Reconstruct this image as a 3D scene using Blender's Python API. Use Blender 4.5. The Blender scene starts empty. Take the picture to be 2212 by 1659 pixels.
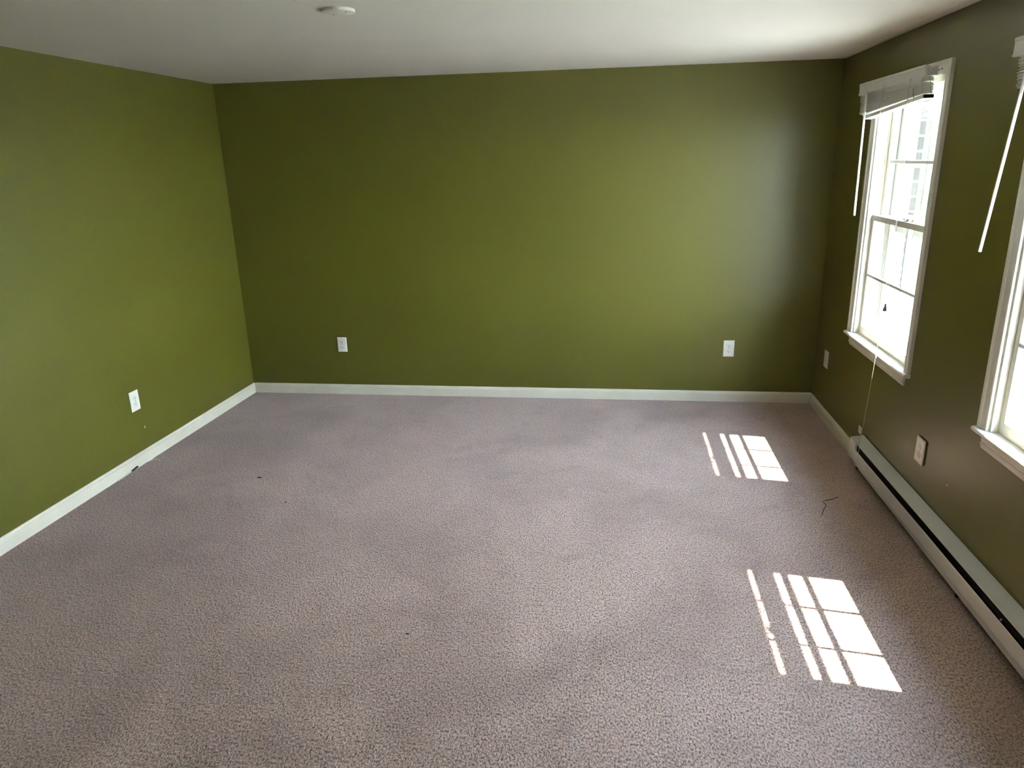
import bpy, bmesh, math, random
from mathutils import Matrix, Vector
random.seed(7)
sc = bpy.context.scene
COL = sc.collection

# ------------------------------------------------------------------ camera, sky, sun, exposure
F_PX, YAW, PITCH, ROLL = 1584.14, 0.14182, 0.3087, -0.02424
CAM = Vector((2.7735, -5.07542, 1.65935))
PX, PY = 1118.80, 850.75
W, TH, H = 4.10492, 0.010936, 2.2          # room width, slight yaw of the window wall, ceiling height

cam = bpy.data.cameras.new('camera')
cam_o = bpy.data.objects.new('camera', cam); COL.objects.link(cam_o)
cy, sy, cp, sp, cr, sr = math.cos(YAW), math.sin(YAW), math.cos(PITCH), math.sin(PITCH), math.cos(ROLL), math.sin(ROLL)
fwd = Vector((-sy*cp, cy*cp, -sp)); rt = Vector((cy, sy, 0)); up = rt.cross(fwd)
right = cr*rt + sr*up; upv = -sr*rt + cr*up
mw = Matrix((right, upv, -fwd)).transposed().to_4x4(); mw.translation = CAM
cam_o.matrix_world = mw
cam.sensor_width = 36; cam.lens = F_PX*36/2212
cam.shift_x = (1106-PX)/2212; cam.shift_y = (PY-829.5)/2212
cam.clip_start = 0.02; cam.clip_end = 200
sc.camera = cam_o

SUN_STRENGTH, SKY_STRENGTH, EXPOSURE = 80.0, 97.0, 0.0
world = bpy.data.worlds.new('sky'); sc.world = world; world.use_nodes = True
wn, wl = world.node_tree.nodes, world.node_tree.links
wn.clear()
wo = wn.new('ShaderNodeOutputWorld'); bg = wn.new('ShaderNodeBackground'); bg.inputs[1].default_value = SKY_STRENGTH
tc = wn.new('ShaderNodeTexCoord'); sx = wn.new('ShaderNodeSeparateXYZ'); rp = wn.new('ShaderNodeValToRGB')
rp.color_ramp.elements[0].position = 0.0; rp.color_ramp.elements[0].color = (0.84, 0.91, 1, 1)
rp.color_ramp.elements[1].position = 0.9; rp.color_ramp.elements[1].color = (0.46, 0.64, 1, 1)
wl.new(tc.outputs['Generated'], sx.inputs[0]); wl.new(sx.outputs['Z'], rp.inputs[0])
wl.new(rp.outputs[0], bg.inputs[0]); wl.new(bg.outputs[0], wo.inputs[0])

sun = bpy.data.lights.new('sun', 'SUN'); sun.energy = SUN_STRENGTH; sun.angle = math.radians(0.53); sun.color = (1.0, 0.95, 0.88)
sun_o = bpy.data.objects.new('sun', sun); COL.objects.link(sun_o)
sdir = Vector((-1.0016, 0.138, -1.62))
sun_o.rotation_euler = sdir.to_track_quat('-Z', 'Y').to_euler(); sun_o.location = (9, -3, 9)

sc.view_settings.view_transform = 'Standard'; sc.view_settings.look = 'None'
sc.view_settings.gamma = 1; sc.view_settings.use_curve_mapping = False
sc.view_settings.exposure = EXPOSURE
sc.cycles.use_denoising = True
sc.cycles.max_bounces = 14; sc.cycles.diffuse_bounces = 9; sc.cycles.transparent_max_bounces = 12
sc.cycles.sample_clamp_indirect = 12

# ------------------------------------------------------------------ materials
def nodes(name):
    m = bpy.data.materials.new(name); m.use_nodes = True
    nt = m.node_tree; return m, nt, nt.nodes['Principled BSDF']
def setp(b, col=None, rough=None, spec=None, metal=None):
    if col is not None: b.inputs['Base Color'].default_value = (*col, 1)
    if rough is not None: b.inputs['Roughness'].default_value = rough
    if spec is not None: b.inputs['Specular IOR Level'].default_value = spec
    if metal is not None: b.inputs['Metallic'].default_value = metal
def noise(nt, scale, detail=3, rough=.5, vec=None, dist=0):
    n = nt.nodes.new('ShaderNodeTexNoise'); n.inputs['Scale'].default_value = scale
    n.inputs['Detail'].default_value = detail; n.inputs['Roughness'].default_value = rough
    n.inputs['Distortion'].default_value = dist
    if vec is None:
        t = nt.nodes.new('ShaderNodeTexCoord'); vec = t.outputs['Object']
    nt.links.new(vec, n.inputs['Vector']); return n
def ramp(nt, fac, stops):
    r = nt.nodes.new('ShaderNodeValToRGB'); e = r.color_ramp.elements
    while len(e) < len(stops): e.new(.5)
    for k, (p, c) in enumerate(stops): e[k].position = p; e[k].color = (*c, 1)
    nt.links.new(fac, r.inputs[0]); return r
def mix(nt, a, b, fac, mode='MIX'):
    m = nt.nodes.new('ShaderNodeMix'); m.data_type = 'RGBA'; m.blend_type = mode
    for v, i in ((fac, 0), (a, 6), (b, 7)):
        if hasattr(v, 'links'): nt.links.new(v, m.inputs[i])
        elif i == 0: m.inputs[0].default_value = v
        else: m.inputs[i].default_value = (*v, 1)
    return m.outputs[2]
def bump(nt, b, h, strength, dist):
    n = nt.nodes.new('ShaderNodeBump'); n.inputs['Strength'].default_value = strength; n.inputs['Distance'].default_value = dist
    nt.links.new(h, n.inputs['Height']); nt.links.new(n.outputs[0], b.inputs['Normal']); return n
def plain(name, col, rough=.5, spec=.5, var=.06, scale=14, bs=0, metal=0):
    m, nt, b = nodes(name); setp(b, col, rough, spec, metal)
    n = noise(nt, scale, 4)
    lo = tuple(c*(1-var) for c in col); hi = tuple(min(1, c*(1+var)) for c in col)
    nt.links.new(ramp(nt, n.outputs['Fac'], [(.3, lo), (.7, hi)]).outputs[0], b.inputs['Base Color'])
    if bs: bump(nt, b, n.outputs['Fac'], bs, .002)
    return m

def wall_mat(name, col=(0.104, 0.096, 0.008)):
    m, nt, b = nodes(name); setp(b, col, .40, .8)
    n = noise(nt, 1.1, 3, .5)
    c = ramp(nt, n.outputs['Fac'], [(.3, tuple(k*.94 for k in col)), (.7, tuple(k*1.05 for k in col))])
    nt.links.new(c.outputs[0], b.inputs['Base Color'])
    f = noise(nt, 260, 2, .5)
    bump(nt, b, f.outputs['Fac'], .12, .0006)
    return m
M_WALL = wall_mat('olive_green_wall_paint')
M_TRIM = plain('white_trim_paint', (.74, .72, .65), .35, .5, .04, 9)
M_WIN = plain('white_window_paint', (.80, .77, .70), .4, .5, .05, 11)
M_STORM = plain('dimmed_storm_frame', (.42, .41, .38), .5, .4, .06, 15)  # white outside parts toned darker to hold back the sky glare
M_BASE = plain('baseboard_paint', (.68, .63, .51), .38, .5, .05, 5)
M_PLATE = plain('ivory_plastic', (.78, .75, .68), .3, .5, .02)
M_SLOT = plain('dark_slot', (.012, .010, .010), .7, .2, .02)
M_BLIND = plain('white_slat_vinyl', (.74, .72, .69), .38, .5, .04, 20)
M_CORD = plain('cream_cord', (.62, .59, .48), .8, .2, .08, 60)
M_BLACK = plain('black_plastic', (.012, .012, .013), .45, .4, .02)
M_HEAT = plain('heater_enamel', (.66, .65, .61), .33, .5, .05, 3)
M_HEAT_BLACK = plain('dark_heater_inside', (.006, .006, .006), .8, .1, .02)
M_METAL = plain('dull_metal', (.35, .33, .30), .35, .5, .1, 40, 0, 1)
M_SIDING = plain('outside_white_siding', (.62, .63, .62), .6, .3, .05, 3)
M_POST = plain('tan_timber', (.62, .40, .20), .7, .3, .15, 12)
M_COVER = plain('grey_white_canvas', (.50, .54, .60), .8, .2, .08, 8)
M_NEAR_GROUND = plain('grey_near_ground', (.33, .30, .265), .85, .2, .1, 2)
M_BOUNCE = plain('pale_bounce_ground', (.76, .69, .60), .85, .2, .1, 2)

m, nt, b = nodes('ceiling_paint'); M_CEIL = m; setp(b, (.85, .83, .80), .7, .2)
n = noise(nt, .9, 4, .6, dist=.6)
nt.links.new(ramp(nt, n.outputs['Fac'], [(.3, (.89, .86, .825)), (.7, (.93, .90, .865))]).outputs[0], b.inputs['Base Color'])
f = noise(nt, 35, 5, .6); bump(nt, b, f.outputs['Fac'], .1, .004)

m, nt, b = nodes('taupe_cut_pile_carpet'); M_CARPET = m; setp(b, (.3, .24, .22), .55, .8)
t = nt.nodes.new('ShaderNodeTexCoord'); V = t.outputs['Object']
mp = nt.nodes.new('ShaderNodeMapping'); mp.inputs['Scale'].default_value = (1, .58, 1); nt.links.new(V, mp.inputs[0]); VM = mp.outputs[0]
tuft = noise(nt, 175, 2, .6, VM, .2)
tuft2 = noise(nt, 330, 2, .6, VM)
wear = noise(nt, 1.5, 4, .55, V, .6)
stain = noise(nt, 4.2, 5, .62, V, 1.0)
spot = noise(nt, 2.4, 7, .75, V, 1.6)
base = ramp(nt, tuft.outputs['Fac'], [(.36, (.045, .020, .013)), (.47, (.34, .200, .142)), (.64, (.60, .395, .295))]).outputs[0]
c2 = ramp(nt, wear.outputs['Fac'], [(.34, (.72, .67, .64)), (.60, (1, 1, 1))]).outputs[0]
c3 = ramp(nt, stain.outputs['Fac'], [(.28, (.74, .68, .64)), (.45, (1, 1, 1))]).outputs[0]
c4 = ramp(nt, spot.outputs['Fac'], [(.24, (.45, .40, .38)), (.32, (1, 1, 1))]).outputs[0]
o = mix(nt, base, c2, 1, 'MULTIPLY'); o = mix(nt, o, c3, .8, 'MULTIPLY'); o = mix(nt, o, c4, .8, 'MULTIPLY')
nt.links.new(o, b.inputs['Base Color'])
b.inputs['Sheen Weight'].default_value = .35; b.inputs['Sheen Roughness'].default_value = .5
b.inputs['Sheen Tint'].default_value = (.9, .92, 1, 1)
add = nt.nodes.new('ShaderNodeMath'); add.operation = 'MULTIPLY_ADD'; add.inputs[1].default_value = .35
nt.links.new(tuft2.outputs['Fac'], add.inputs[0]); nt.links.new(tuft.outputs['Fac'], add.inputs[2])
bump(nt, b, add.outputs[0], .9, .006)

def glass_mat():
    m = bpy.data.materials.new('thin_window_glass'); m.use_nodes = True; nt = m.node_tree; nt.nodes.clear()
    out = nt.nodes.new('ShaderNodeOutputMaterial'); mx = nt.nodes.new('ShaderNodeMixShader')
    tr = nt.nodes.new('ShaderNodeBsdfTransparent'); tr.inputs[0].default_value = (.95, .97, .96, 1)
    gl = nt.nodes.new('ShaderNodeBsdfGlossy'); gl.inputs['Roughness'].default_value = .02
    lw = nt.nodes.new('ShaderNodeLayerWeight'); lw.inputs[0].default_value = .5
    pw = nt.nodes.new('ShaderNodeMath'); pw.operation = 'POWER'; pw.inputs[1].default_value = 5; nt.links.new(lw.outputs['Facing'], pw.inputs[0])
    fr = nt.nodes.new('ShaderNodeMath'); fr.operation = 'MULTIPLY_ADD'; fr.inputs[1].default_value = .96; fr.inputs[2].default_value = .04; nt.links.new(pw.outputs[0], fr.inputs[0])
    n = noise(nt, 3, 2); bp = nt.nodes.new('ShaderNodeBump'); bp.inputs['Strength'].default_value = .02
    nt.links.new(n.outputs['Fac'], bp.inputs['Height']); nt.links.new(bp.outputs[0], gl.inputs['Normal'])
    nt.links.new(fr.outputs[0], mx.inputs[0]); nt.links.new(tr.outputs[0], mx.inputs[1]); nt.links.new(gl.outputs[0], mx.inputs[2])
    nt.links.new(mx.outputs[0], out.inputs[0]); return m
M_GLASS = glass_mat()

m, nt, b = nodes('grey_block_and_pale_mortar'); M_BLOCK = m; setp(b, (.2, .2, .2), .9, .1)
t = nt.nodes.new('ShaderNodeTexCoord'); sep = nt.nodes.new('ShaderNodeSeparateXYZ'); cmb = nt.nodes.new('ShaderNodeCombineXYZ')
nt.links.new(t.outputs['Object'], sep.inputs[0]); nt.links.new(sep.outputs['Z'], cmb.inputs[1])
ad = nt.nodes.new('ShaderNodeMath'); nt.links.new(sep.outputs['X'], ad.inputs[0]); nt.links.new(sep.outputs['Y'], ad.inputs[1])
nt.links.new(ad.outputs[0], cmb.inputs[0])
br = nt.nodes.new('ShaderNodeTexBrick'); br.inputs['Scale'].default_value = 1
br.inputs['Brick Width'].default_value = .34; br.inputs['Row Height'].default_value = .15; br.inputs['Mortar Size'].default_value = .011
br.inputs['Color1'].default_value = (.026, .022, .020, 1); br.inputs['Color2'].default_value = (.019, .019, .019, 1); br.inputs['Mortar'].default_value = (.22, .21, .20, 1)
nt.links.new(cmb.outputs[0], br.inputs['Vector'])
n = noise(nt, 45, 4, .7); o = mix(nt, br.outputs['Color'], ramp(nt, n.outputs['Fac'], [(.35, (.6, .6, .6)), (.65, (1, 1, 1))]).outputs[0], .7, 'MULTIPLY')
nt.links.new(o, b.inputs['Base Color'])

m, nt, b = nodes('lawn_grass'); M_GRASS = m; setp(b, (.1, .2, .04), .9, .1)
n = noise(nt, 9, 6, .7); nt.links.new(ramp(nt, n.outputs['Fac'], [(.3, (.10, .19, .04)), (.7, (.24, .36, .10))]).outputs[0], b.inputs['Base Color'])
m, nt, b = nodes('hedge_leaves'); M_HEDGE = m; setp(b, (.05, .1, .03), .8, .2)
n = noise(nt, 14, 6, .8); nt.links.new(ramp(nt, n.outputs['Fac'], [(.35, (.03, .06, .02)), (.65, (.16, .26, .08))]).outputs[0], b.inputs['Base Color'])

# ------------------------------------------------------------------ geometry helpers
MR = Matrix.Translation((W, 0, 0)) @ Matrix.Rotation(TH, 4, 'Z')   # frame of the window wall: x<0 is inside the room
ID = Matrix.Identity(4)

class MB:
    def __init__(s): s.bm = bmesh.new()
    def box(s, a, b, mat=None, bev=0):
        lo = [min(a[i], b[i]) for i in range(3)]; hi = [max(a[i], b[i]) for i in range(3)]
        v = [s.bm.verts.new((x, y, z)) for x in (lo[0], hi[0]) for y in (lo[1], hi[1]) for z in (lo[2], hi[2])]
        fs = [(0, 1, 3, 2), (4, 6, 7, 5), (0, 4, 5, 1), (2, 3, 7, 6), (0, 2, 6, 4), (1, 5, 7, 3)]
        faces = [s.bm.faces.new([v[i] for i in f]) for f in fs]
        if mat is not None:
            for vv in v: vv.co = mat @ vv.co
        if bev:
            es = list({e for f in faces for e in f.edges})
            bmesh.ops.bevel(s.bm, geom=es, offset=bev, segments=2, affect='EDGES', profile=.6)
        return s
    def prism(s, prof, a, b, axis='y', bev=0):
        """closed 2-D profile extruded from a to b along an axis; profile coords are the two other axes in order"""
        def P(p, t): return {'x': (t, p[0], p[1]), 'y': (p[0], t, p[1]), 'z': (p[0], p[1], t)}[axis]
        A = [s.bm.verts.new(P(p, a)) for p in prof]; B = [s.bm.verts.new(P(p, b)) for p in prof]
        n = len(prof)
        for i in range(n): s.bm.faces.new((A[i], A[(i+1) % n], B[(i+1) % n], B[i]))
        s.bm.faces.new(A[::-1]); s.bm.faces.new(B); return s
    def cyl(s, c, r, h, axis='z', seg=24, r2=None):
        r2 = r if r2 is None else r2; A, B = [], []
        for k in range(seg):
            t = 2*math.pi*k/seg; u, v = math.cos(t), math.sin(t)
            def P(rr, d): return {'z': (c[0]+u*rr, c[1]+v*rr, c[2]+d), 'x': (c[0]+d, c[1]+u*rr, c[2]+v*rr), 'y': (c[0]+u*rr, c[1]+d, c[2]+v*rr)}[axis]
            A.append(s.bm.verts.new(P(r, 0))); B.append(s.bm.verts.new(P(r2, h)))
        for k in range(seg): s.bm.faces.new((A[k], A[(k+1) % seg], B[(k+1) % seg], B[k]))
        s.bm.faces.new(A[::-1]); s.bm.faces.new(B); return s
    def lathe(s, c, prof, seg=20):
        rings = [[s.bm.verts.new((c[0]+r*math.cos(2*math.pi*k/seg), c[1]+r*math.sin(2*math.pi*k/seg), c[2]+z)) for k in range(seg)] for r, z in prof]
        for A, B in zip(rings, rings[1:]):
            for k in range(seg): s.bm.faces.new((A[k], A[(k+1) % seg], B[(k+1) % seg], B[k]))
        s.bm.faces.new(rings[0][::-1]); s.bm.faces.new(rings[-1]); return s
    def tube(s, pts, r, seg=6, smooth=0):
        pts = [Vector(p) for p in pts]
        for _ in range(smooth):
            q = [pts[0]]
            for a, b in zip(pts, pts[1:]): q += [a*.75+b*.25, a*.25+b*.75]
            pts = q+[pts[-1]]
        rings = []; ref = Vector((0, 0, 1))
        for i, p in enumerate(pts):
            d = (pts[min(i+1, len(pts)-1)]-pts[max(i-1, 0)]).normalized()
            if abs(d.dot(ref)) > .95: ref = Vector((1, 0, 0)) if abs(d.x) < .9 else Vector((0, 1, 0))
            u = d.cross(ref).normalized(); v = d.cross(u).normalized()
            rings.append([s.bm.verts.new(p+r*(math.cos(2*math.pi*k/seg)*u+math.sin(2*math.pi*k/seg)*v)) for k in range(seg)])
        for A, B in zip(rings, rings[1:]):
            for k in range(seg): s.bm.faces.new((A[k], A[(k+1) % seg], B[(k+1) % seg], B[k]))
        s.bm.faces.new(rings[0][::-1]); s.bm.faces.new(rings[-1]); return s
    def build(s, name, mat, parent=None, base=None, frame=ID, smooth=False):
        base = Vector(base) if base is not None else Vector((0, 0, 0))
        if parent is not None: base = Vector(parent['_base']) if '_base' in parent else Vector((0, 0, 0))
        bmesh.ops.recalc_face_normals(s.bm, faces=s.bm.faces[:])
        for v in s.bm.verts: v.co -= base
        me = bpy.data.meshes.new(name); s.bm.to_mesh(me); s.bm.free()
        for mm in (mat if isinstance(mat, (list, tuple)) else [mat]): me.materials.append(mm)
        if smooth: me.shade_auto_smooth(angle=math.radians(35)) if hasattr(me, 'shade_auto_smooth') else None
        if smooth:
            for p in me.polygons: p.use_smooth = True
        o = bpy.data.objects.new(name, me); COL.objects.link(o)
        if parent is not None: o.parent = parent; BASES[o] = base; o['_base'] = list(base)
        else: o.matrix_world = frame @ Matrix.Translation(base)
        return o
BASES = {}

def tag(o, label, cat, group=None, kind=None):
    o['label'] = label; o['category'] = cat
    if group: o['group'] = group
    if kind: o['kind'] = kind
    return o
def thing(name, base, frame, label, cat, group=None, kind=None):
    o = bpy.data.objects.new(name, None); COL.objects.link(o)
    o.matrix_world = frame @ Matrix.Translation(base); o['_base'] = list(base); o.empty_display_size = .05
    return tag(o, label, cat, group, kind)

# ------------------------------------------------------------------ the room shell
YB = -6.4                                                       # wall behind the camera
mb = MB(); mb.box((-.02, .02, 0), (W+.20, YB-.02, -.12))
tag(mb.build('floor', M_CARPET), 'taupe cut pile carpet with worn darker blotches covering the whole floor', 'carpet', kind='structure')

def ceil_h(x, y):
    L = MR.inverted() @ Vector((x, y, 0)); d = -L.x
    if d > .4 or d < -.05: return H
    yy = -L.y
    def S(a, b, t): t = max(0, min(1, (t-a)/(b-a))); return t*t*(3-2*t)
    env = S(.40, .75, yy)*(1-S(1.5, 2.1, yy))
    c = .105-.030*S(.5, 1.7, yy)
    h = .010*(math.exp(-((c-d)/.014)**2) if d < c else math.exp(-((d-c)/.024)**2))
    h -= .003*math.exp(-((d-.04)/.02)**2)*S(.0, .02, d)
    return H-env*h
xs = [-.02, 0, 1, 2, 3, 3.6] + [W-.34+.006*i for i in range(0, 66)] + [W+.12]
ys = [.02, 0, -.2] + [-.3-.05*i for i in range(0, 48)] + [-3, -4, -5, YB-.02]
bm = bmesh.new(); g = [[bm.verts.new((x, y, ceil_h(x, y))) for y in ys] for x in xs]
for i in range(len(xs)-1):
    for j in range(len(ys)-1): bm.faces.new((g[i][j], g[i][j+1], g[i+1][j+1], g[i+1][j]))
t2 = [bm.verts.new((x, y, H+.1)) for x, y in ((-.02, .02), (W+.12, .02), (W+.12, YB-.02), (-.02, YB-.02))]
bm.faces.new(t2)
mb = MB(); mb.bm = bm
o = mb.build('ceiling', M_CEIL, smooth=True)
tag(o, 'plain white painted ceiling with a sagging tape joint beside the window wall', 'ceiling', kind='structure')

mb = MB(); mb.box((-.12, 0, 0), (W+.15, .12, H+.05))
tag(mb.build('wall_back', M_WALL), 'olive green back wall facing the camera with two outlets', 'wall', kind='structure')
mb = MB(); mb.box((-.12, 0, 0), (0, YB, H+.05))
tag(mb.build('wall_left', M_WALL), 'olive green left wall with one outlet', 'wall', kind='structure')
mb = MB(); mb.box((-.12, YB, 0), (W+.3, YB-.12, H+.05))
tag(mb.build('wall_front', M_WALL), 'olive green wall behind the camera', 'wall', kind='structure')

WIN = [-1.1175, -2.7415]
OH = .4275                                                      # rough opening half width
Z0, Z1 = .645, 1.975
mb = MB(); T = .16
def wseg(y0, y1, z0, z1): mb.box((0, y0, z0), (T, y1, z1))
edges = [0.0]
for c in WIN: edges += [c+OH, c-OH]
edges.append(YB)
for k in range(0, len(edges), 2): wseg(edges[k], edges[k+1], -.0, H+.05)
for c in WIN: wseg(c+OH, c-OH, 0, Z0); wseg(c+OH, c-OH, Z1, H+.05)
o = mb.build('wall_right', [M_WALL, M_SIDING], frame=MR)
for p in o.data.polygons:
    if p.normal.x > .9: p.material_index = 1
tag(o, 'olive green right wall with white sash windows and a baseboard heater', 'wall', kind='structure')

mb = MB(); mb.prism([(.16, 2.117), (.50, 2.105), (.50, 2.26), (.16, 2.34)], .6, YB-.3)
tag(mb.build('trim_1', M_SIDING, frame=MR), 'white roof eave running outside above the windows', 'eave', kind='structure')

# baseboards: profile (depth, z)
BP = [(0, 0), (.012, 0), (.012, .056), (.010, .059), (.0105, .063), (.007, .068), (.005, .074), (.002, .0752), (0, .0752)]
mb = MB(); mb.prism([(-d, z) for d, z in BP], .012, .6135, 'x'); mb.prism([(-d, z) for d, z in BP], .6148, W-.002, 'x')
tag(mb.build('baseboard_back', M_BASE), 'cream white baseboard along the back wall with a butt joint near its left end', 'baseboard', kind='structure')
mb = MB(); mb.prism(BP, 0, YB, 'y')
tag(mb.build('baseboard_left', M_BASE), 'cream white baseboard along the left wall', 'baseboard', kind='structure')
mb = MB(); mb.prism([(-d, z) for d, z in BP], -.012, -1.088, 'y')
tag(mb.build('baseboard_right', M_BASE, frame=MR), 'short cream white baseboard between the back corner and the heater', 'baseboard', kind='structure')

# ------------------------------------------------------------------ windows (frame of the window wall)
def window(n, c, desc):
    root = thing('window_%d' % n, (0, c, .665), MR, desc, 'window', kind='structure')
    h = .4075
    # interior casing with mitred head, moulded profile (offset across, thickness)
    prof = [(0, 0), (0, .009), (.004, .011), (.010, .011), (.013, .008), (.017, .0095), (.036, .0125), (.040, .0165), (.046, .018), (.054, .0175), (.058, .015), (.058, 0)]
    bm = bmesh.new(); rows = []
    for w, t in prof:
        rows.append([bm.verts.new(p) for p in ((-t, c+h+w, .667), (-t, c+h+w, 1.961+w), (-t, c-h-w, 1.961+w), (-t, c-h-w, .667))])
    for a, b_ in zip(rows, rows[1:]):
        for k in range(3): bm.faces.new((a[k], a[k+1], b_[k+1], b_[k]))
    mb = MB(); mb.bm = bm; casing = mb.build('casing', M_WIN, root)
    mb = MB()
    for z, y in ((1.998, -.28), (1.985, -.375), (2.005, -.385), (1.984, -.345)): mb.cyl((-.0165, c+y, z), .0022, .004, 'x', 8)
    mb.build('screw_hole', M_SLOT, casing)
    # jamb lining, stops, parting bead
    mb = MB(); ob = MB()
    for s in (1, -1):
        mb.box((-.001, c+s*h, .655), (T+.005, c+s*(h+.0195), 1.968))
        mb.box((.002, c+s*h, .667), (.0265, c+s*(h-.011), 1.955), bev=.002)
        mb.box((.062, c+s*h, .667), (.068, c+s*(h-.010), 1.955), bev=.001)
        ob.box((.104, c+s*h, .667), (.130, c+s*(h-.012), 1.955), bev=.002)
        ob.box((.140, c+s*(h+.002), .667), (.200, c+s*(h-.045), 1.955), bev=.003)
        ob.box((.160, c+s*(h-.02), .64), (.195, c+s*(h+.06), 2.02), bev=.003)
    mb.box((-.001, c+h, 1.9485), (T, c-h, 1.968))
    mb.box((.002, c+h-.011, 1.938), (.0265, c-h+.011, 1.949))
    ob.box((.140, c+h, 1.91), (.195, c-h, 1.965))
    ob.box((.160, c+h+.06, 1.95), (.195, c-h-.06, 2.03), bev=.003)
    ob.build('outside_trim', M_STORM, root)
    mb.build('jamb', M_WIN, root)
    # stool with rounded nose and horns, apron
    mb = MB()
    nose = [(.030, .646), (-.020, .646), (-.027, .6475), (-.0315, .652), (-.0325, .6565), (-.0315, .661), (-.028, .6645), (-.022, .666), (.030, .666)]
    for y0_, y1_ in ((c+.470, c+h+.0002), (c-h-.0002, c-.470)): mb.prism(nose[1:-1]+[(-.0005, .666), (-.0005, .646)], y0_, y1_)
    mb.prism(nose, c+h, c-h)
    mb.build('stool', M_WIN, root)
    mb = MB()
    ap = [(0, .594), (-.006, .594), (-.009, .598), (-.009, .606), (-.013, .611), (-.013, .617), (-.010, .621), (-.012, .634), (-.0165, .640), (-.0165, .646), (0, .646)]
    mb.prism(ap, c+.425, c-.415); mb.build('apron', M_WIN, root)
    mb = MB(); mb.prism([(.030, .640), (.030, .664), (.24, .628), (.24, .604)], c+h, c-h); mb.build('outside_sill', M_WIN, root)
    # sashes
    def sash(name, x0, x1, z0, z1, rb, rt_, zm, gx, xm0, xm1):
        g = .3675
        mb = MB()
        for s in (1, -1): mb.box((x0, c+s*.403, z0), (x1, c+s*g, z1), bev=.0025)
        mb.box((x0+.0004, c+.38, z0), (x1-.0004, c-.38, z0+rb), bev=.002); mb.box((x0+.0004, c+.38, z1-rt_), (x1-.0004, c-.38, z1), bev=.002)
        for d in (-.1225, .1225): mb.prism([(xm0, c+d-.0045), (xm0, c+d+.0045), (gx-.006, c+d+.0065), (xm1, c+d+.0065), (xm1, c+d-.0065), (gx-.006, c+d-.0065)], z0+rb, z1-rt_, 'z')
        mb.prism([(xm0, zm-.007), (xm0, zm+.007), (gx, zm+.010), (xm1, zm+.004), (xm1, zm-.004), (gx, zm-.009)], c+g, c-g)
        # glazing bevel
        so = mb.build(name, M_WIN, root)
        gb = MB(); gb.box((gx-.0005, c+g+.003, z0+rb-.003), (gx+.0005, c-g-.003, z1-rt_+.003)); gb.build('glass', M_GLASS, so)
        return so
    ls = sash('lower_sash', .028, .060, .666, 1.328, .046, .030, 1.003, .042, .0295, .051)
    sash('upper_sash', .070, .102, 1.298, 1.9485, .028, .060, 1.604, .086, .075, .097)
    mb = MB(); mb.box((.034, c-.10, 1.328), (.056, c-.045, 1.332), bev=.001); mb.cyl((.045, c-.072, 1.332), .010, .008); mb.box((.030, c-.077, 1.336), (.048, c-.035, 1.341), bev=.001)
    mb.box((.050, c-.118, 1.328), (.060, c-.10, 1.340), bev=.002)
    lk = mb.build('sash_lock', M_METAL, ls)
    # outer storm panel
    mb = MB(); g = .328
    for s in (1, -1): mb.box((.112, c+.0145+s*g, .667), (.128, c+s*.405, 1.93), bev=.001)
    mb.box((.1125, c+.40, .667), (.1275, c-.40, .700)); mb.box((.1125, c+.40, 1.248), (.1275, c-.40, 1.285), bev=.002); mb.box((.1125, c+.40, 1.90), (.1275, c-.40, 1.945))
    mb.box((.1185, c+.2018, .70), (.1215, c+.2062, 1.25)); mb.box((.1185, c-.2060, .70), (.1215, c-.2016, 1.25))
    so = mb.build('storm_panel', M_STORM, root)
    for za, zb in ((.698, 1.250), (1.283, 1.902)):
        gb = MB(); gb.box((.1196, c+.37, za), (.1204, c-.37, zb)); gb.build('glass', M_GLASS, so)
    return root
window(1, WIN[0], 'far white double hung window with raised slipping blind and grilles')
window(2, WIN[1], 'near white double hung window cut off by the right edge of the picture')


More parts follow.
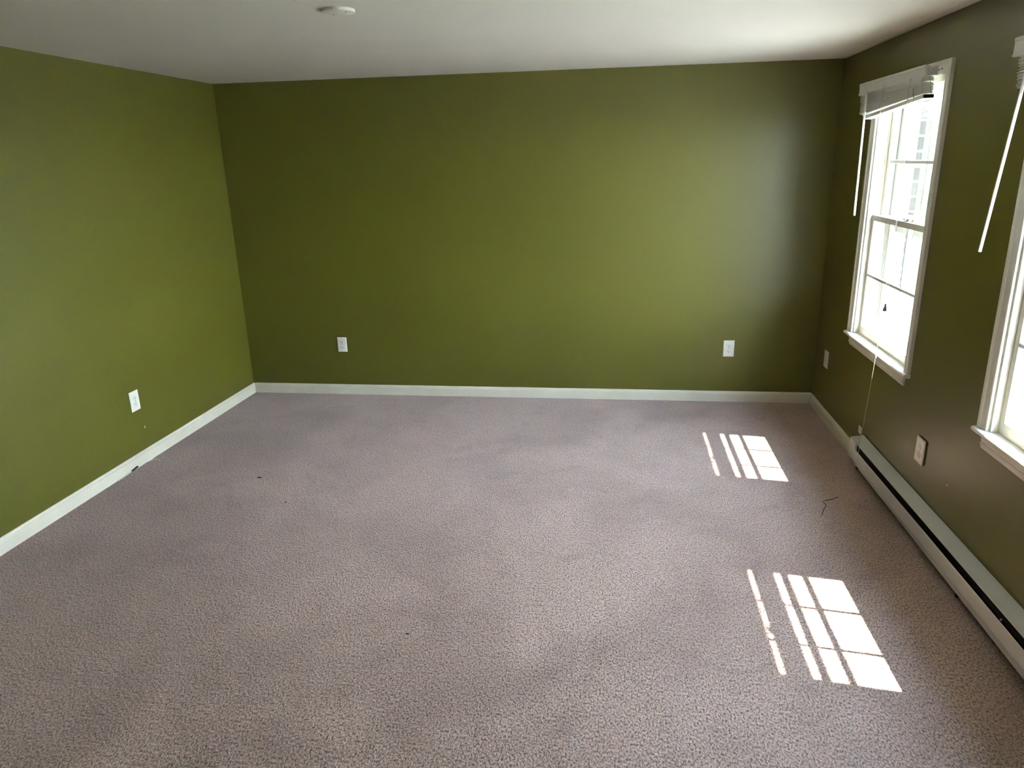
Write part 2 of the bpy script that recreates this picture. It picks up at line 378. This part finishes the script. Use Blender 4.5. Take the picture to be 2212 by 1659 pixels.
# ------------------------------------------------------------------ blinds
def blind(c, label, full):
    root = thing('window_blind', (-.05, c, 1.95), MR, label, 'blind', 'raised white slat blinds')
    y0, y1 = c+.5375, c-.345
    vp = [(-.060, 1.947), (-.071, 1.947), (-.0735, 1.950), (-.0735, 1.955), (-.071, 1.957), (-.071, 1.993), (-.0735, 1.996), (-.0735, 2.004), (-.071, 2.007), (-.060, 2.007)]
    mb = MB(); mb.prism(vp, y0, y1); va = mb.build('valance', M_BLIND, root)
    mb = MB()
    for d in (.46, .1, -.25):
        mb = MB(); mb.box((-.064, c+d, 2.0065), (-.056, c+d+.014, 2.0105)); mb.build('valance_clip', M_BLIND, va)
    mb = MB(); mb.prism([(-.058, 1.962), (-.020, 1.962), (-.020, 2.002), (-.023, 2.002), (-.023, 1.965), (-.055, 1.965), (-.055, 2.002), (-.058, 2.002)], c+.44, c-.355)
    mb.build('headrail', M_BLIND, root)
    # stacked slats, leaning down to the left
    NS = 21; mb = MB()
    for k in range(NS):
        t = k/(NS-1)
        zl = 1.948-t*.102; zr = 1.957-t*.066
        if t < .35: zr = 1.957-t*.05
        jx, jy = random.uniform(-.0025, .0025), random.uniform(-.008, .008)
        yl, yr = c+.475-t*.01+jy, c-.350-t*.008+jy*.5
        zl += random.uniform(-.0008, .0008)
        top, bot = [], []
        for q in range(7):
            u = q/6; x = -.079+jx+u*.047; cv = .0022*(1-(2*u-1)**2)
            top.append((x, cv+.0013)); bot.append((x, cv-.0013))
        prof = top+bot[::-1]
        A = [mb.bm.verts.new((x, yl, zl+z)) for x, z in prof]; B = [mb.bm.verts.new((x, yr, zr+z)) for x, z in prof]
        n_ = len(prof)
        for i in range(n_): mb.bm.faces.new((A[i], A[(i+1) % n_], B[(i+1) % n_], B[i]))
        mb.bm.faces.new(A[::-1]); mb.bm.faces.new(B)
    mb.build('slat_stack', M_BLIND, root)
    # one proud slat just over the rail
    ang = math.atan2(.050, .78)
    R = Matrix.Translation((-.056, c+.395, 1.829)) @ Matrix.Rotation(-ang, 4, 'X')
    mb = MB(); mb.box((-.0225, 0, -.0085), (.0225, -.775, .0085), R, bev=.003); rail = mb.build('bottom_rail', M_BLIND, root)
    mb = MB(); mb.box((-.0205, -.7755, -.0068), (.0205, -.780, .0068), R, bev=.0008); mb.build('end_cap', M_BLACK, rail)
    # rod-like tilt wand
    mb = MB(); mb.tube(full['wand'], .0055, 6); mb.build('tilt_wand', M_BLIND, root)
    # ladder and lift cords with loose loops over the stack
    for k, yy in enumerate((c+.36, c+.10, c-.235)):
        mb = MB()
        for sgn in (-1, 1):
            pts = []
            for q in range(15):
                t = q/14; pts.append((-.0835-.004*abs(math.sin(q*1.7+k)), yy+sgn*.007+.007*math.sin(q*2.1*sgn+k*2)+.012*t, 1.962-t*.128+.02*(-(yy-c)*.1)))
            mb.tube(pts, .0011, 5, 1)
        loop = [(-.086, yy+.02*math.cos(a)*(1 if k != 1 else 2.0), 1.895-(.02 if k == 1 else .035)+.017*math.sin(a)) for a in [i*.7 for i in range(12)]]
        mb.tube(loop, .0011, 5, 1)
        zb = 1.835+((c+.395)-yy)*.064
        mb.tube([(-.086, yy+.01, zb+.01), (-.084, yy+.012, zb-.012), (-.078, yy+.008, zb-.0135), (-.06, yy-.03, zb-.0115), (-.045, yy-.05, zb-.0105)], .0012, 5, 1)
        mb.build('ladder_cord', M_CORD, root)
    if full.get('cord'):
        mb = MB(); mb.tube(full['cord'], .0010, 5, 1); cd = mb.build('pull_cord', M_CORD, root)
        p = full['bead']; mb = MB(); mb.lathe(p, [(.002, -.006), (.004, -.004), (.004, .003), (.002, .006)], 10); mb.build('cord_connector', M_PLATE, cd)
        mb = MB(); mb.tube(full['cord2'], .0011, 5, 1); cd2 = mb.build('tassel_cord', plain('dark_aged_cord', (.16, .15, .13), .8), root)
        p = full['tassel']; mb = MB(); mb.lathe(p, [(.003, .018), (.0055, .016), (.005, .008), (.009, -.006), (.011, -.014), (.009, -.018), (.003, -.018)], 16)
        tb = mb.build('tassel', plain('grey_tassel', (.20, .19, .17), .5), cd2, smooth=True); tb['label'] = 'grey bell shaped tassel'
        mb = MB(); mb.tube([(-.066, c-.33, 2.01), (-.058, c-.345, 1.985), (-.050, c-.352, 1.955), (-.040, c-.358, 1.90), (-.035, c-.362, 1.868), (-.050, c-.33, 1.858), (-.082, c-.28, 1.870), (-.084, c-.275, 1.92)], .0013, 5, 2)
        mb.build('loose_cord', plain('shaded_cord', (.22, .21, .19), .8), root)
    return root
c1, c2_ = WIN[:2]
blind(c1, 'raised white slat blind on the far window, slipping left, its cord trailing to the floor', dict(
    wand=[(-.090, c1+.345, 1.942), (-.088, c1+.330, 1.330)],
    cord=[(-.0875, -1.424, 1.93), (-.0875, -1.420, 1.84), (-.087, -1.410, 1.35), (-.086, -1.374, .95), (-.085, -1.360, .68), (-.084, -1.300, .26), (-.082, -1.285, .170), (-.079, -1.26, .06), (-.080, -1.235, .004)],
    bead=(-.0855, -1.362, .690),
    cord2=[(-.084, -1.418, 1.84), (-.084, -1.410, 1.35), (-.084, -1.400, 1.06), (-.083, -1.396, .965)],
    tassel=(-.083, -1.396, .945)))
blind(c2_, 'raised white slat blind with long tilt wand on the near window at the right edge', dict(
    wand=[(-.092, -2.350, 1.930), (-.090, -2.345, 1.86), (-.110, -2.284, 1.316)]))

# ------------------------------------------------------------------ outlets and plates. local plane: u across, v up, w out of the wall
def plate(name, org, ux, out, w, h, label, duplex=True, gap=0.0):
    fr = Matrix((ux, Vector((0, 0, 1)), out)).transposed().to_4x4(); fr.translation = org
    root = thing(name, (0, 0, 0), fr, label, 'outlet' if duplex else 'wall plate')
    mb = MB()
    t = .0055
    def ring(ww, hh, z): return [mb.bm.verts.new(p) for p in ((-ww, -hh, z), (ww, -hh, z), (ww, hh, z), (-ww, hh, z))]
    rs = [ring(w/2, h/2, .0002+gap), ring(w/2, h/2, gap+.0022), ring(w/2-.003, h/2-.003, gap+t-.0006), ring(w/2-.006, h/2-.006, gap+t)]
    for a, b_ in zip(rs, rs[1:]):
        for k in range(4): mb.bm.faces.new((a[k], a[(k+1) % 4], b_[(k+1) % 4], b_[k]))
    mb.bm.faces.new(rs[0][::-1]); mb.bm.faces.new(rs[-1])
    pl = mb.build('cover_plate', M_PLATE, root)
    if gap:
        mb = MB(); mb.box((-w/2+.004, -h/2+.004, .0002), (w/2-.004, h/2-.004, gap), bev=.001); mb.build('gap_shade_fill', M_BLACK, root)  # black filler puts the gap's shade behind the plate
    z = gap+t
    if duplex:
        for s in (1, -1):
            cy_ = s*.0195; mb = MB(); ringA = []; n_ = 28
            for zz, k_ in ((z-.001, 1), (z+.0018, 1), (z+.0024, .94)):
                r_ = []
                for k in range(n_):
                    a = 2*math.pi*k/n_; x = .0172*math.cos(a)*k_; y = max(-.0135, min(.0135, .0172*math.sin(a)))*k_
                    r_.append(mb.bm.verts.new((x, cy_+y, zz)))
                ringA.append(r_)
            for a, b_ in zip(ringA, ringA[1:]):
                for k in range(n_): mb.bm.faces.new((a[k], a[(k+1) % n_], b_[(k+1) % n_], b_[k]))
            mb.bm.faces.new(ringA[-1]); mb.bm.faces.new(ringA[0][::-1])
            rc = mb.build('receptacle', M_PLATE, root)
            mb = MB(); mb.box((-.0075, cy_-.0008, z+.0020), (-.0052, cy_+.0075, z+.0028)); mb.box((.0052, cy_-.0002, z+.0020), (.0072, cy_+.0068, z+.0028))
            mb.cyl((0, cy_-.0062, z+.0020), .0027, .0008, 'z', 12); mb.build('slot', M_SLOT, rc)
        mb = MB(); mb.cyl((0, 0, z-.0005), .0032, .0012, 'z', 12); mb.build('screw', M_METAL, root)
    else:
        for s in (1, -1):
            mb = MB(); mb.cyl((0, s*.030, z-.0005), .003, .0010, 'z', 12); mb.build('screw', M_PLATE, root)
    return root
plate('electrical_outlet', Vector((.7405, 0, .383)), Vector((1, 0, 0)), Vector((0, -1, 0)), .071, .110, 'white duplex outlet in the dark left part of the back wall')
plate('electrical_outlet', Vector((3.529, 0, .3835)), Vector((1, 0, 0)), Vector((0, -1, 0)), .073, .115, 'white duplex outlet on the bright right part of the back wall')
plate('electrical_outlet', Vector((0, -1.377, .380)), Vector((0, 1, 0)), Vector((1, 0, 0)), .078, .117, 'white duplex outlet on the left wall')
def rw(y, z): return MR @ Vector((0, y, z))
UX = (MR.to_3x3() @ Vector((0, -1, 0))); OUT = (MR.to_3x3() @ Vector((-1, 0, 0)))
plate('electrical_outlet', rw(-1.818, .379), UX, OUT, .089, .117, 'white duplex outlet standing off the window wall above the heater', gap=.005)
plate('blank_wall_plate', rw(-.265, .3845), UX, OUT, .080, .110, 'blank white cover plate on the window wall near the back corner', duplex=False)

# ------------------------------------------------------------------ baseboard heater
hr = thing('baseboard_heater', (0, -1.09, 0), MR, 'long white electric baseboard heater under the windows', 'heater')
HY0, HY1 = -1.09, -4.95
mb = MB()
mb.prism([(-.001, .1765), (-.060, .1655), (-.0665, .1640), (-.0668, .1605), (-.0660, .1605), (-.0656, .1630), (-.059, .1642), (-.001, .1750)], HY0, HY1)
mb.build('top_cover', M_HEAT, hr)
mb = MB(); mb.prism([(-.0640, .1225), (-.0660, .1245), (-.0680, .1225), (-.0680, .0640), (-.066, .0600), (-.0590, .0590), (-.0590, .0620), (-.0640, .0640)], HY0-.06, HY1+.06)
mb.build('front_panel', M_HEAT, hr)
for ya, yb in ((HY0, HY0-.095), (HY1, HY1+.095)):
    mb = MB(); mb.prism([(-.001, .030), (-.045, .030), (-.050, .040), (-.0685, .058), (-.0690, .062), (-.0690, .1640), (-.060, .1665), (-.001, .1770)], ya, yb); mb.build('end_box', M_HEAT, hr)
mb = MB(); mb.box((-.001, HY0-.09, .030), (-.010, HY1+.09, .170)); mb.box((-.012, HY0-.09, .07), (-.059, HY1+.09, .150)); mb.build('slot_shade_fill', M_HEAT_BLACK, hr)  # black fill behind the slot stands in for the shade inside
mb = MB(); mb.box((-.002, HY0-.02, .0), (-.012, HY1+.02, .034)); mb.build('back_plate', M_HEAT_BLACK, hr)
for k in range(4):
    yy = HY0-.05-k*1.25
    mb = MB(); mb.box((-.012, yy, 0), (-.04, yy-.012, .032)); mb.build('foot', M_HEAT_BLACK, hr)
mb = MB(); mb.box((-.052, HY0-.05, .036), (-.057, HY1+.05, .066)); mb.build('lower_panel', M_HEAT, hr)
mb = MB(); mb.box((-.058, -2.75, .1275), (-.0665, -2.753, .1345)); mb.build('clip', M_HEAT, hr)
for ch in hr.children:
    for v in ch.data.vertices:
        yy = -(v.co.y)
        if v.co.z > .04 or ch.name.startswith(('front', 'end')): v.co.z += max(0, yy)*.006
bt = thing('wall_bracket', (0, -1.035, .16), MR, 'small white drilled metal tab on the wall at the heater corner', 'bracket')
mb = MB(); mb.box((-.0005, -1.010, .165), (-.0045, -1.056, .2045), bev=.0005); pb = mb.build('tab', M_HEAT, bt)
mb = MB(); mb.cyl((-.0051, -1.030, .192), .0022, .001, 'x', 10); mb.build('screw_hole', M_SLOT, bt)

# ------------------------------------------------------------------ ceiling cover, small litter
cc = thing('ceiling_cover_plate', (1.731, -2.197, H), ID, 'round white blank cover with two screws on the ceiling', 'cover')
mb = MB(); mb.lathe((1.731, -2.197, H-.010), [(.056, 0), (.0590, .0010), (.0605, .0030), (.0605, .0105)], 64); mb.build('disc', M_CEIL, cc, smooth=True)
for x, y in ((1.700, -2.165), (1.762, -2.205)):
    mb = MB(); mb.cyl((x, y, H-.0112), .0030, .0014, 'z', 12); mb.build('screw', M_METAL, cc)

M_THREAD = plain('brown_thread', (.075, .045, .035), .8, .1)
mb = MB(); mb.tube([(x, y, .0035) for x, y in ((3.884, -1.532), (3.847, -1.56), (3.816, -1.572), (3.800, -1.587), (3.795, -1.607), (3.804, -1.619), (3.796, -1.646), (3.773, -1.689), (3.755, -1.74))], .0018, 6, 2)
tag(mb.build('loose_thread', M_THREAD), 'bent brown thread lying on the carpet near the heater', 'thread')
mb = MB(); mb.tube([(.0155, -1.66, .003), (.016, -1.60, .004), (.018, -1.52, .008), (.019, -1.45, .013), (.018, -1.40, .010), (.028, -1.355, .006), (.050, -1.350, .004), (.075, -1.357, .003)], .0028, 8, 2)
cw = tag(mb.build('loose_cable', M_PLATE), 'thin white cable lying along the left baseboard with a black plug', 'cable')
mb = MB(); mb.tube([(.0165, -1.535, .006), (.0165, -1.500, .010), (.0165, -1.478, .012)], .0055, 8); mb.build('plug', M_BLACK, cw)
def speck(x, y, r, name='lint_speck', label='', mat=M_THREAD, g=None):
    mb = MB(); n = 7; bmesh.ops.create_icosphere(mb.bm, subdivisions=2, radius=r)
    for v in mb.bm.verts: v.co = Vector((v.co.x*random.uniform(.8, 1.9)+x, v.co.y*random.uniform(.6, 1.1)+y, abs(v.co.z)*.5+.001))
    tag(mb.build(name, mat), label, 'lint', g)
M_DARK = plain('dark_lint', (.060, .038, .030), .9, .1)
speck(.797, -1.544, .0085, label='largest dark brown speck on the carpet, left side towards the back', mat=M_DARK)
speck(1.083, -1.829, .005, label='dark brown speck on the carpet at left, in front of the largest speck', mat=M_DARK)
speck(2.021, -2.845, .005, label='small dark dot on the carpet in the foreground, left of centre', mat=M_DARK)
speck(4.007, -1.562, .004, label='tiny dark crumb on the carpet beside the baseboard heater', mat=M_DARK)
mb = MB(); mb.box((.0003, -1.327, .196), (.0012, -1.333, .210), bev=.0003)
tag(mb.build('paint_chip', M_PLATE), 'tiny bare white chip in the green left wall below the outlet', 'chip')
mb = MB(); mb.tube([(-.0006, -2.092, .342), (-.0010, -2.097, .336), (-.0010, -2.101, .337), (-.0006, -2.104, .343)], .0012, 6, 1)
tag(mb.build('picture_nail', M_CORD, frame=MR), 'tiny bent nail in the window wall above the heater', 'nail')

# ------------------------------------------------------------------ outside
GZ = -.36
mb = MB(); mb.box((.165, -11, GZ-.1), (2.4, 1.6, GZ)); mb.box((.165, 1.6, GZ-.1), (1.85, 14, GZ)); tag(mb.build('near_ground', M_NEAR_GROUND, frame=MR), 'unseen grey ground strip outside the windows, toned to weaken ceiling bounce', 'near_ground', kind='structure')  # near ground kept darker to cut bounce onto the ceiling above
mb = MB(); mb.box((2.4, -24, GZ-.1), (24, 1.6, GZ-.003))  # bright ground added to bounce sun deep onto the ceiling
tag(mb.build('bounce_ground', M_BOUNCE, frame=MR), 'unseen pale ground added outside to bounce sunlight onto the ceiling', 'bounce_ground', kind='structure')
mb = MB(); mb.box((24, -14, GZ-.1), (40, 30, GZ-.005)); mb.box((1.85, 1.6, GZ-.1), (24, 30, GZ-.005))
tag(mb.build('lawn', M_GRASS, frame=MR), 'bright green lawn seen low through the far window', 'lawn', kind='structure')
mb = MB(); mb.box((.16, 3.3, GZ), (1.80, 6.5, 2.9)); mb.box((.16, 3.27, 2.9), (1.86, 6.5, 3.0))
tag(mb.build('block_wall', M_BLOCK, frame=MR), 'grey block wall with pale mortar seen through the far window', 'wall')
mb = MB(); mb.box((.16, .15, 2.36), (4.4, 6.6, 2.50)); mb.box((4.34, .15, 2.22), (4.44, 6.6, 2.52))  # unseen roof added to darken the view through the far window
tag(mb.build('trim_2', M_SIDING, frame=MR), 'unseen white roof added outside to shade the block wall', 'shade roof', kind='structure')
mb = MB(); mb.box((.792, 1.15, GZ), (.815, 1.24, 2.36), bev=.002)
tag(mb.build('timber_post', M_POST, frame=MR), 'thin tan timber post outside the far window in front of the block wall', 'post')
mb = MB(); mb.tube([(1.60, 3.26, GZ), (1.60, 3.26, 2.6)], .03, 12)
tag(mb.build('drain_pipe', M_COVER, frame=MR), 'pale blue grey downpipe on the block wall outside', 'pipe')
bm = bmesh.new(); rings = []
for z, r in ((GZ, .05), (GZ+.15, .075), (.1, .07), (.45, .055), (.70, .040), (.78, .022), (.95, .012)):
    rings.append([bm.verts.new((1.42+(r*(1+.18*math.cos(7*a)))*math.cos(a)+.02*z, 2.35+(r*(1+.18*math.cos(7*a)))*math.sin(a), z)) for a in [2*math.pi*k/42 for k in range(42)]])
for A, B in zip(rings, rings[1:]):
    for k in range(42): bm.faces.new((A[k], A[(k+1) % 42], B[(k+1) % 42], B[k]))
bm.faces.new(rings[0][::-1]); bm.faces.new(rings[-1])
mb = MB(); mb.bm = bm
tag(mb.build('folded_garden_umbrella', M_COVER, frame=MR, smooth=True), 'folded grey white garden umbrella standing outside the far window', 'umbrella')
bm = bmesh.new()
for k in range(26):
    x, y, r = random.uniform(3, 16), random.uniform(19, 22), random.uniform(.9, 1.7)
    s = bmesh.ops.create_icosphere(bm, subdivisions=3, radius=r)
    for v in s['verts']: v.co = v.co*(1+.12*math.sin(v.co.x*9+v.co.y*7)*math.sin(v.co.z*11)) + Vector((x, y, GZ+r*.75))
mb = MB(); mb.bm = bm
tag(mb.build('hedge', M_HEDGE, frame=MR), 'dark green hedge beyond the lawn', 'hedge', kind='stuff')

for o in bpy.data.objects:
    if '_base' in o: del o['_base']
